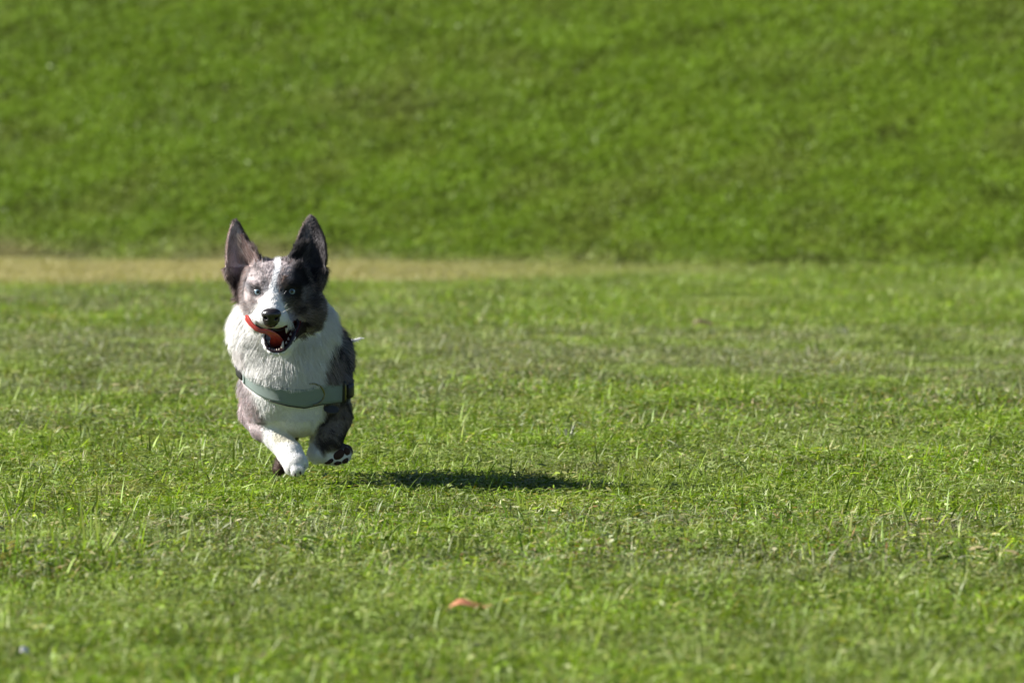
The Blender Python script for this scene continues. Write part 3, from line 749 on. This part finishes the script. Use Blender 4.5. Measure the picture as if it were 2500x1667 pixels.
# ---- nose
nose_m = simple_mat('nose_leather', (.012, .010, .011), rough=.26, spec=.6, coat=.3, nscale=900, ncol=(.02, .015, .016))
def nose_fn(P):
    h = ell(P, (661, 768, 18), (25, 15.5, 21)); h = smin(h, ell(P, (660, 784, 20), (19, 17, 17)), 9)
    h = smax(h, -ell(P, (648, 777, 2), (5, 3.2, 14), .5), 2); h = smax(h, -ell(P, (674, 778, 2), (5, 3.2, 14), -.5), 2)
    h = smax(h, -cap(P, (660.5, 784, 1), 1.3, (660, 801, 5), 1.0), 1.5)
    return h
sdf_part('nose', nose_fn, (632, 748, -8), (692, 804, 44), 1.3, nose_m)

# ---- eyes
def disc_dome(name, c, r, rr, mat, parent, look):
    """spherical cap of angular radius rr on a sphere (centre c, radius r) facing `look`"""
    look = np.array(look, float); look /= np.linalg.norm(look)
    a = np.cross(look, [0, 1, 0]); a /= np.linalg.norm(a); bb = np.cross(a, look)
    V = [np.array(c) + r * look]; Fs = []; seg = 28; rings = 5
    for i in range(1, rings + 1):
        ph = rr * i / rings
        for k in range(seg):
            th = 2 * math.pi * k / seg
            V.append(np.array(c) + r * (math.cos(ph) * look + math.sin(ph) * (math.cos(th) * a + math.sin(th) * bb)))
    for k in range(seg): Fs.append((0, 1 + k, 1 + (k + 1) % seg))
    for i in range(rings - 1):
        for k in range(seg):
            Fs.append((1 + i * seg + k, 1 + (i + 1) * seg + k, 1 + (i + 1) * seg + (k + 1) % seg, 1 + i * seg + (k + 1) % seg))
    return mesh_obj(name, L3(np.array(V)), Fs, mat, parent)
eye_m = simple_mat('eyeball', (.03, .028, .03), rough=.12, spec=.7)
iris_m = simple_mat('pale_blue_iris', (.24, .32, .37), rough=.15, spec=.6, coat=.6, nscale=1500, ncol=(.14, .20, .25))
pup_m = simple_mat('pupil', (.008, .008, .01), rough=.08, spec=.7)
for (ex, ey) in ((626.5, 716), (710, 714.5)):
    r_e = 12.0; zc = front(ex, ey) + r_e - 3.6
    V = []; Fs = []; nu, nv = 24, 14
    for i in range(nv + 1):
        for k in range(nu):
            ph = math.pi * i / nv; th = 2 * math.pi * k / nu
            V.append((ex + r_e * math.sin(ph) * math.cos(th), ey + r_e * math.cos(ph), zc + r_e * math.sin(ph) * math.sin(th)))
    for i in range(nv):
        for k in range(nu): Fs.append((i * nu + k, i * nu + (k + 1) % nu, (i + 1) * nu + (k + 1) % nu, (i + 1) * nu + k))
    eo = mesh_obj('eye', L3(np.array(V)), Fs, eye_m, dog)
    lk = (0.03, -.02, -1)
    disc_dome('iris', (ex, ey, zc), r_e + .25, .70, iris_m, eo, lk)
    disc_dome('pupil', (ex, ey, zc), r_e + .55, .34, pup_m, eo, lk)

# ---- mouth: tongue, teeth, lips
tongue_m = simple_mat('wet_tongue', (.56, .075, .045), rough=.3, spec=.6, sss=.15, coat=.5, nscale=300, ncol=(.44, .045, .035))
tp = spline([(674, 846, 78), (672, 836, 58), (667, 822, 36), (652, 811.5, 16), (633, 808, 8), (615, 795, 10), (604, 781, 16), (600, 771, 22)], 34)
tr_ = np.interp(np.linspace(0, 1, 34), [0, .15, .3, .5, .7, .85, .95, 1], [17, 17, 9, 5.0, 5.6, 6.8, 6.0, 3])
tongue = sweep('tongue', tp, tr_, tongue_m, flat=.42, seg=28, groove=.45)
teeth_m = simple_mat('teeth', (.62, .57, .48), rough=.3, spec=.5, nscale=400, ncol=(.52, .44, .34))
def tooth(x, y, d, h_, r0, up=1, tilt=0.0):
    p = [(x, y, d), (x + tilt * h_ * .5, y - up * h_ * .55, d - 1), (x + tilt * h_, y - up * h_, d)]
    sweep('tooth', spline(p, 6), [r0, r0 * .95, r0 * .8, r0 * .6, r0 * .38, r0 * .1], teeth_m, seg=8, up=(0, 0, 1))
for (x_, y_, h_, r0) in ((656, 854, 4.5, 2.2), (662, 857, 5, 2.2), (668, 858, 5, 2.2), (674, 858, 5, 2.2), (680, 857, 5, 2.2)):
    tooth(x_, y_, 34, h_, r0)
tooth(687.5, 853, 36, 19, 4.4, 1, .12); tooth(650, 849, 37, 8, 2.6, 1, -.1)
for (x_, y_, h_, r0, d_) in ((697, 842, 7, 2.8, 52), (702, 833, 7, 3, 62), (707, 822, 7, 3.2, 74)):
    tooth(x_, y_, d_, h_, r0)
tooth(698, 803, 44, 14, 3.6, -1, -.05); tooth(706, 801, 60, 7, 2.8, -1)
lip_m = simple_mat('dark_lip_skin', (.014, .009, .012), rough=.4, spec=.4, coat=.12, nscale=500, ncol=(.028, .014, .018))
lipp = spline([(644, 822, 44), (644, 834, 36), (648, 847, 30), (657, 857, 26), (673, 861, 25), (689, 858, 28), (701, 847, 38), (711, 830, 54), (719, 811, 72), (725, 795, 88), (721, 784, 92)], 40)
def seat(path, cx, cy, out, off):
    Z = []
    for p in path:
        v = np.array([p[0] - cx, p[1] - cy]); v /= np.linalg.norm(v)
        hits = [front(p[0] + v[0] * o_, p[1] + v[1] * o_, 999) for o_ in out]; hits = [h for h in hits if h < 125]
        Z.append(np.mean(hits) if hits else p[2])
    Z = np.array(Z)
    for _ in range(4): Z = np.convolve(np.pad(Z, 1, mode='edge'), [.25, .5, .25], 'valid')
    path = path.copy(); path[:, 2] = Z + off; return path
sweep('lower_lip', lipp, np.interp(np.linspace(0, 1, 40), [0, .2, .5, .75, 1], [1.5, 2.4, 3.2, 5, 4]), lip_m, seg=10)
ulip = spline([(616, 784, 26), (624, 795, 20), (636, 803, 15), (648, 808, 13), (660, 806, 12), (676, 809, 14), (690, 806, 20), (703, 800, 32), (714, 792, 50)], 30)
ulip = seat(ulip, 660, 840, (3, 6), 0)
sweep('upper_lip', ulip, np.interp(np.linspace(0, 1, 30), [0, .3, .6, 1], [1.5, 2.6, 2.6, 3.5]), lip_m, seg=8)

# ---- whiskers
wm = simple_mat('whisker_hair', (.75, .73, .70), rough=.4)
for (x0, y0, x1, y1) in ((690, 755, 703, 741), (687, 765, 712, 752), (632, 765, 604, 750), (634, 775, 600, 768), (676, 862, 690, 884), (664, 862, 660, 886), (690, 722, 698, 712)):
    d0 = front(x0, y0)
    pth = spline([(x0, y0, d0), ((x0 + x1) / 2, (y0 + y1) / 2 - 1, d0 - 8), (x1, y1, d0 - 6)], 6)
    sweep('whisker', pth, np.linspace(.32, .12, 6), wm, seg=5)

# ---- paw pads on the lifted foot, claws
pad_m = simple_mat('paw_pad', (.028, .013, .009), rough=.7, spec=.3, nscale=500, ncol=(.055, .026, .018))
for (x_, y_, rx, ry, rot) in ((819, 1126, 17, 12.5, -.5), (796, 1143, 12.5, 7, -.35), (817, 1147, 10.5, 6.5, -.05), (836, 1141, 9.5, 8, -.8), (840, 1119, 9, 10, -.4)):
    dd = front(x_, y_, 270)
    sdf_part('paw_pad', lambda P, x_=x_, y_=y_, rx=rx, ry=ry, rot=rot, dd=dd: ell(P, (x_, y_, dd + 2), (rx, ry, 6), rot), (x_ - 18, y_ - 18, dd - 8), (x_ + 18, y_ + 18, dd + 12), 1.5, pad_m)
claw_m = simple_mat('claw', (.05, .035, .03), rough=.35)
for (x_, y_, d_) in ((700, 1157, 152), (714, 1168, 144), (727, 1164, 148), (736, 1151, 160)):
    sweep('claw', spline([(x_, y_ - 3, d_ + 4), (x_ + 2, y_ + 2, d_ - 2), (x_ + 3, y_ + 7, d_ - 2)], 5), [3, 2.8, 2.2, 1.5, .4], claw_m, seg=7)

# ---- harness
web, n, l, b = new_mat('sage_webbing')
tc = n.new('ShaderNodeTexCoord'); wv = n.new('ShaderNodeTexWave'); wv.inputs['Scale'].default_value = 260; wv.inputs['Distortion'].default_value = 1.5
l.new(tc.outputs['Object'], wv.inputs['Vector'])
no = n.new('ShaderNodeTexNoise'); no.inputs['Scale'].default_value = 25; l.new(tc.outputs['Object'], no.inputs['Vector'])
m_ = n.new('ShaderNodeMix'); m_.data_type = 'RGBA'; m_.inputs[6].default_value = (.17, .22, .20, 1); m_.inputs[7].default_value = (.25, .30, .28, 1)
l.new(no.outputs[0], m_.inputs[0]); l.new(m_.outputs[2], b.inputs['Base Color']); b.inputs['Roughness'].default_value = .75
bp = n.new('ShaderNodeBump'); bp.inputs['Strength'].default_value = .5; bp.inputs['Distance'].default_value = .0008; l.new(wv.outputs[0], bp.inputs['Height']); l.new(bp.outputs[0], b.inputs['Normal'])
blk = simple_mat('black_nylon', (.012, .012, .014), rough=.5, nscale=400, ncol=(.03, .03, .03))
brass = simple_mat('worn_brass', (.24, .22, .13), rough=.35, metal=1.0)
steel = simple_mat('dark_steel', (.10, .095, .085), rough=.3, metal=1.0)
def ribbon(name, rows, mat, parent, th=2.6):
    """rows: list of lists of points (u units); a strap with thickness th"""
    R = np.array(rows, float); n_, m = R.shape[:2]
    du = np.gradient(R, axis=0); dv = np.gradient(R, axis=1); N = np.cross(du, dv); N /= np.linalg.norm(N, axis=2, keepdims=True)
    cen_ = np.array([700, 950, 330.])
    if np.sum(N * (R - cen_)) < 0: N = -N
    A = R + N * th; V = np.concatenate([A.reshape(-1, 3), R.reshape(-1, 3)]); k = n_ * m; Fs = []
    for i in range(n_ - 1):
        for j in range(m - 1):
            a = i * m + j; Fs.append((a, a + 1, a + m + 1, a + m)); Fs.append((k + a, k + a + m, k + a + m + 1, k + a + 1))
    for i in range(n_ - 1):
        a = i * m; Fs.append((a, a + m, k + a + m, k + a)); a = i * m + m - 1; Fs.append((a, k + a, k + a + m, a + m))
    for j in range(m - 1):
        a = j; Fs.append((a, k + a, k + a + 1, a + 1)); a = (n_ - 1) * m + j; Fs.append((a, a + 1, k + a + 1, k + a))
    o = mesh_obj(name, L3(V), Fs, mat, parent)
    return o
def band_rows(x0, x1, n_, lo=-1.0, hi=1.0, off=4.5):
    rows = []
    for x in np.linspace(x0, x1, n_):
        c = float(band_mid(x)); hf = float(band_half(x)); row = []
        for v in np.linspace(lo, hi, 7): row.append([x, c + v * hf, front(x, c + v * hf, 330)])
        rows.append(row)
    R = np.array(rows)
    for _ in range(14):      # a strap spans hollows: relax its depth
        Z = R[:, :, 2]; Zp = np.pad(Z, 1, mode='edge')
        Zs = (Zp[:-2, 1:-1] + Zp[2:, 1:-1] + Zp[1:-1, :-2] + Zp[1:-1, 2:]) / 4
        R[:, :, 2] = np.minimum(Z, Zs * .6 + Z * .4)
    R[:, :, 2] -= off
    return R
FR = band_rows(588, 838, 64)
harness = ribbon('harness', FR, web, dog)
EDGE = FR.copy()
# dark binding along the lower edge of the chest strap
lowr = FR[16:60, -1, :].copy(); lowr[:, 1] += 1.0; lowr[:, 2] -= 1.5
sweep('edge_binding', lowr, np.full(len(lowr), 1.8), blk, harness, seg=8)
# side straps running back along the ribs to a girth strap round the trunk
def wrap_rows(path, halfw, off=6):
    path = spline(path, 26); rows = []
    for i, p in enumerate(path):
        t = path[min(i + 1, 25)] - path[max(i - 1, 0)]; t /= np.linalg.norm(t)
        hit = bvh.find_nearest(Vector(p)); nn = p - np.array([720, 935, p[2]]); nn /= np.linalg.norm(nn)
        s_ = np.cross(nn, t); s_ /= np.linalg.norm(s_)
        row = []
        for v in (-1, -.33, .33, 1):
            q = p + s_ * v * halfw
            src = q + nn * 120
            h = bvh.ray_cast(Vector(src), Vector(-nn)); row.append(np.array(h[0]) + nn * off if h[0] is not None else q)
        rows.append(row)
    return rows
cL = FR[0].mean(0); cR = FR[-1].mean(0)
try:
    ribbon('side_strap', wrap_rows([(cL[0] - 2, cL[1] - 3, cL[2] + 6), (572, 915, cL[2] + 50), (590, 905, 380), (620, 900, 440)], 13), blk, harness)
    ribbon('side_strap', wrap_rows([(cR[0] + 4, cR[1], cR[2] + 8), (858, 960, cR[2] + 60), (872, 940, 420), (880, 930, 460)], 17), blk, harness)
    g = []
    for k in range(13):
        th = 2 * math.pi * k / 12; g.append((765 + 118 * math.cos(th), 930 + 112 * math.sin(th), 455))
    rows = []; G = spline(g, 60); RD = np.zeros((60, 4)); NN = []
    for i_, p in enumerate(G):
        nn = np.array([p[0] - 765, p[1] - 930, 0]); nn /= np.linalg.norm(nn); NN.append(nn)
        for j_, dv in enumerate((-16, -5, 5, 16)):
            h = bvh.ray_cast(Vector(np.array([765, 930, p[2] + dv]) + nn * 220), Vector(-nn))
            RD[i_, j_] = np.linalg.norm(np.array(h[0])[:2] - np.array([765, 930])) if h[0] is not None else 110
    RD = np.repeat(RD.mean(1, keepdims=True), 4, 1) * .7 + RD * .3
    med = np.stack([np.median(np.stack([np.roll(RD[:-1], k, 0) for k in range(-4, 5)]), 0)], 0)[0]; RD[:-1] = np.minimum(RD[:-1], med + 3); RD[-1] = RD[0]
    for i_, p in enumerate(G): rows.append([np.array([765, 930, p[2] + dv]) + NN[i_] * (RD[i_, j_] + 8) for j_, dv in enumerate((-16, -5, 5, 16))])
    ribbon('girth_strap', rows, blk, harness)
except Exception as ex_:
    print('strap', ex_)
# stitched end of the chest strap on the left, pale piping
lp = FR[0].copy(); lp[:, 2] -= 3.5
sweep('strap_end', lp, np.full(len(lp), 2.2), simple_mat('pale_stitching', (.55, .66, .62), rough=.7), harness, seg=7)
# slide buckle at the right end
def on_band(x, v):
    i = int(np.clip(np.searchsorted(FR[:, 0, 0], x), 0, len(FR) - 1)); j = (v + 1) / 2 * 6; j0 = int(min(j, 5)); f_ = j - j0
    return FR[i, j0] * (1 - f_) + FR[i, j0 + 1] * f_
def bar(name, x, v0, v1, r, mat, lift_=4, xo=0.0, flat=.6):
    P_ = np.array([on_band(x, v) + np.array([xo * k, 0, -lift_]) for k, v in enumerate(np.linspace(v0, v1, 8))])
    return sweep(name, P_, np.full(8, r), mat, harness, seg=10, flat=flat)
bar('buckle', 834, -1.1, 1.1, 5.5, blk, 5); bar('buckle_bar', 842, -.85, .9, 2.0, brass, 10, 0, 1.0)
# O ring hanging over the strap
dpt = on_band(775, 0)[2]
rg = [(757 + 30 * math.cos(t), 971 + 27 * math.sin(t), front(775, 971) - 14 - 3 * math.cos(t)) for t in np.linspace(-1.75, 1.45, 26)]
rg = [(x_, y_, on_band(x_, max(-1, min(1, (y_ - band_mid(x_)) / band_half(x_))))[2] - 7) for x_, y_, _ in rg]
sweep('ring', rg, np.full(26, 2.3), brass, harness, seg=9)
# oval name tag under the ring
tz = min(on_band(804, 1)[2], front(804, 1010)) - 16
def tag_fn(P):
    q = np.stack([P[:, 0], P[:, 1], P[:, 2]], 1)
    return smax(ell(q, (804, 1010, tz), (19, 9.5, 30), .12), np.abs(P[:, 2] - tz + (P[:, 1] - 1010) * .3) - 1.6, 1)
sdf_part('tag', tag_fn, (780, 996, tz - 12), (828, 1024, tz + 12), 1.2, blk, harness)
rim = [(804 + math.cos(t) * 19, 1010 + math.sin(t) * 9.5 + math.cos(t) * 2.3, tz - 1 + -(math.sin(t) * 9.5) * .3) for t in np.linspace(0, 2 * math.pi, 33)]
sweep('tag_rim', rim, np.full(33, 1.3), steel, harness, seg=7)
sweep('tag_ring', [(780 + math.cos(t) * 7, 1001 + math.sin(t) * 6, tz - 2) for t in np.linspace(0, 2 * math.pi, 20)], np.full(20, 1.3), steel, harness, seg=7)

#@@EXTRA ---------------------------------------------------------- small things lying in the grass
def ground_at(px, py, lift_):
    """place on the lawn that the camera sees at this picture point, a little above the soil"""
    y_ = 12.0
    for _ in range(30):
        x_ = (px - 1250) / 2500 * 36 / cam_d.lens * y_
        z_ = float(terrain(np.array([x_]), np.array([y_]))[0]) + lift_
        y_ = (CAM_H - z_) * S * D0 / (py - (GROUND_PY - CAM_H * S))
    return x_, y_, z_
def curled_leaf(name, px, py, length, width, mat, label, rot=0.0, curl=.35, wav=0.004, tilt=.5):
    x_, y_, z_ = ground_at(px, py, 0.020); V = []; Fs = []; n_, m = 16, 5
    for i in range(n_):
        t = i / (n_ - 1); wd = width * (math.sin(math.pi * (t * .94 + .03)) ** .7) * .5
        for j in range(m):
            v = (j / (m - 1) - .5) * 2
            V.append(((t - .5) * length, v * wd * math.cos(tilt), wav * math.sin(t * 7.5) + v * wd * math.sin(tilt) + abs(v) * wd * curl + .12 * length * (-(2 * t - 1) ** 2)))
    for i in range(n_ - 1):
        for j in range(m - 1):
            a = i * m + j; Fs.append((a, a + 1, a + m + 1, a + m))
    me = bpy.data.meshes.new(name); me.from_pydata(V, [], Fs); me.update(); me.polygons.foreach_set('use_smooth', [True] * len(me.polygons)); me.materials.append(mat)
    o = bpy.data.objects.new(name, me); COL.objects.link(o); o.location = (x_, y_, z_); o.rotation_euler = (0, 0, rot)
    so = o.modifiers.new('thickness', 'SOLIDIFY'); so.thickness = .0006
    o['label'] = label; o['category'] = 'leaf'
    return o
red_leaf = simple_mat('rusty_leaf', (.42, .12, .045), rough=.6, nscale=60, ncol=(.48, .27, .16))
brown_leaf = simple_mat('brown_leaf', (.05, .03, .018), rough=.8, nscale=120, ncol=(.11, .07, .04))
petal_m = simple_mat('white_petal', (.85, .83, .82), rough=.5, nscale=200, ncol=(.78, .76, .76))
curled_leaf('fallen_leaf', 1150, 1478, .068, .016, red_leaf, 'curled rusty orange leaf strip lying on the grass in the foreground', rot=.12)
curled_leaf('fallen_leaf', 1722, 789, .075, .022, brown_leaf, 'dark brown dead leaf lying in the bright grass at the middle of the field', rot=-.1)
curled_leaf('white_petal', 57, 1590, .013, .009, petal_m, 'small white petal lying on the grass in the bottom left corner', rot=.6, tilt=.9, wav=.001)
curled_leaf('fallen_leaf', 560, 1477, .014, .008, brown_leaf, 'small brown leaf scrap in the foreground grass below the dog', rot=.4)
def tuft(px, py, nb_, h_, spread, col_, label, seed):
    r = np.random.default_rng(seed); x_, y_, z_ = ground_at(px, py, 0.0)
    root = bpy.data.objects.new('grass_tuft', None); COL.objects.link(root); root.location = (x_, y_, z_)
    root['label'] = label; root['category'] = 'grass tuft'
    m = simple_mat('tuft_blade', col_, rough=.5, nscale=60, ncol=tuple(c * .65 for c in col_))
    for k in range(nb_):
        th = r.uniform(0, 6.28); L_ = h_ * r.uniform(.6, 1.1); w_ = r.uniform(.0012, .0024); le = abs(r.normal(.25, .25)); be = r.uniform(.2, 1.0)
        p = np.array([r.normal(0, spread), r.normal(0, spread), -.004]); V = []; sd = np.array([math.cos(th + 1.57), math.sin(th + 1.57), 0])
        if k % 2: sd = np.array([1.0, 0, 0])
        for i in range(5):
            V += [p - sd * w_ * (1 - (i / 4.2) ** 2), p + sd * w_ * (1 - (i / 4.2) ** 2)]
            a = le + be * i / 4; p = p + np.array([math.sin(a) * math.cos(th), math.sin(a) * math.sin(th), math.cos(a)]) * L_ / 4
        Fs = [(2 * i, 2 * i + 1, 2 * i + 3, 2 * i + 2) for i in range(4)]
        mesh_obj('blade', V, Fs, m, root)
tuft(1388, 1085, 16, (.05), .012, (.36, .37, .26), 'pale grey-green tuft of upright blades behind the end of the dog shadow', 1)
tuft(2052, 830, 7, .055, .008, (.50, .50, .40), 'pale dry tuft standing in the far right part of the field', 2)
tuft(1990, 880, 7, .055, .008, (.42, .40, .28), 'straw coloured tuft just nearer than the pale dry one at the far right', 5)
tuft(200, 1085, 8, .06, .012, (.20, .27, .08), 'tall green tuft of thin blades at the left edge of the field', 3)
tuft(1480, 1330, 18, .045, .018, (.10, .16, .03), 'dark green clump of grass in the near field right of the shadow', 4)
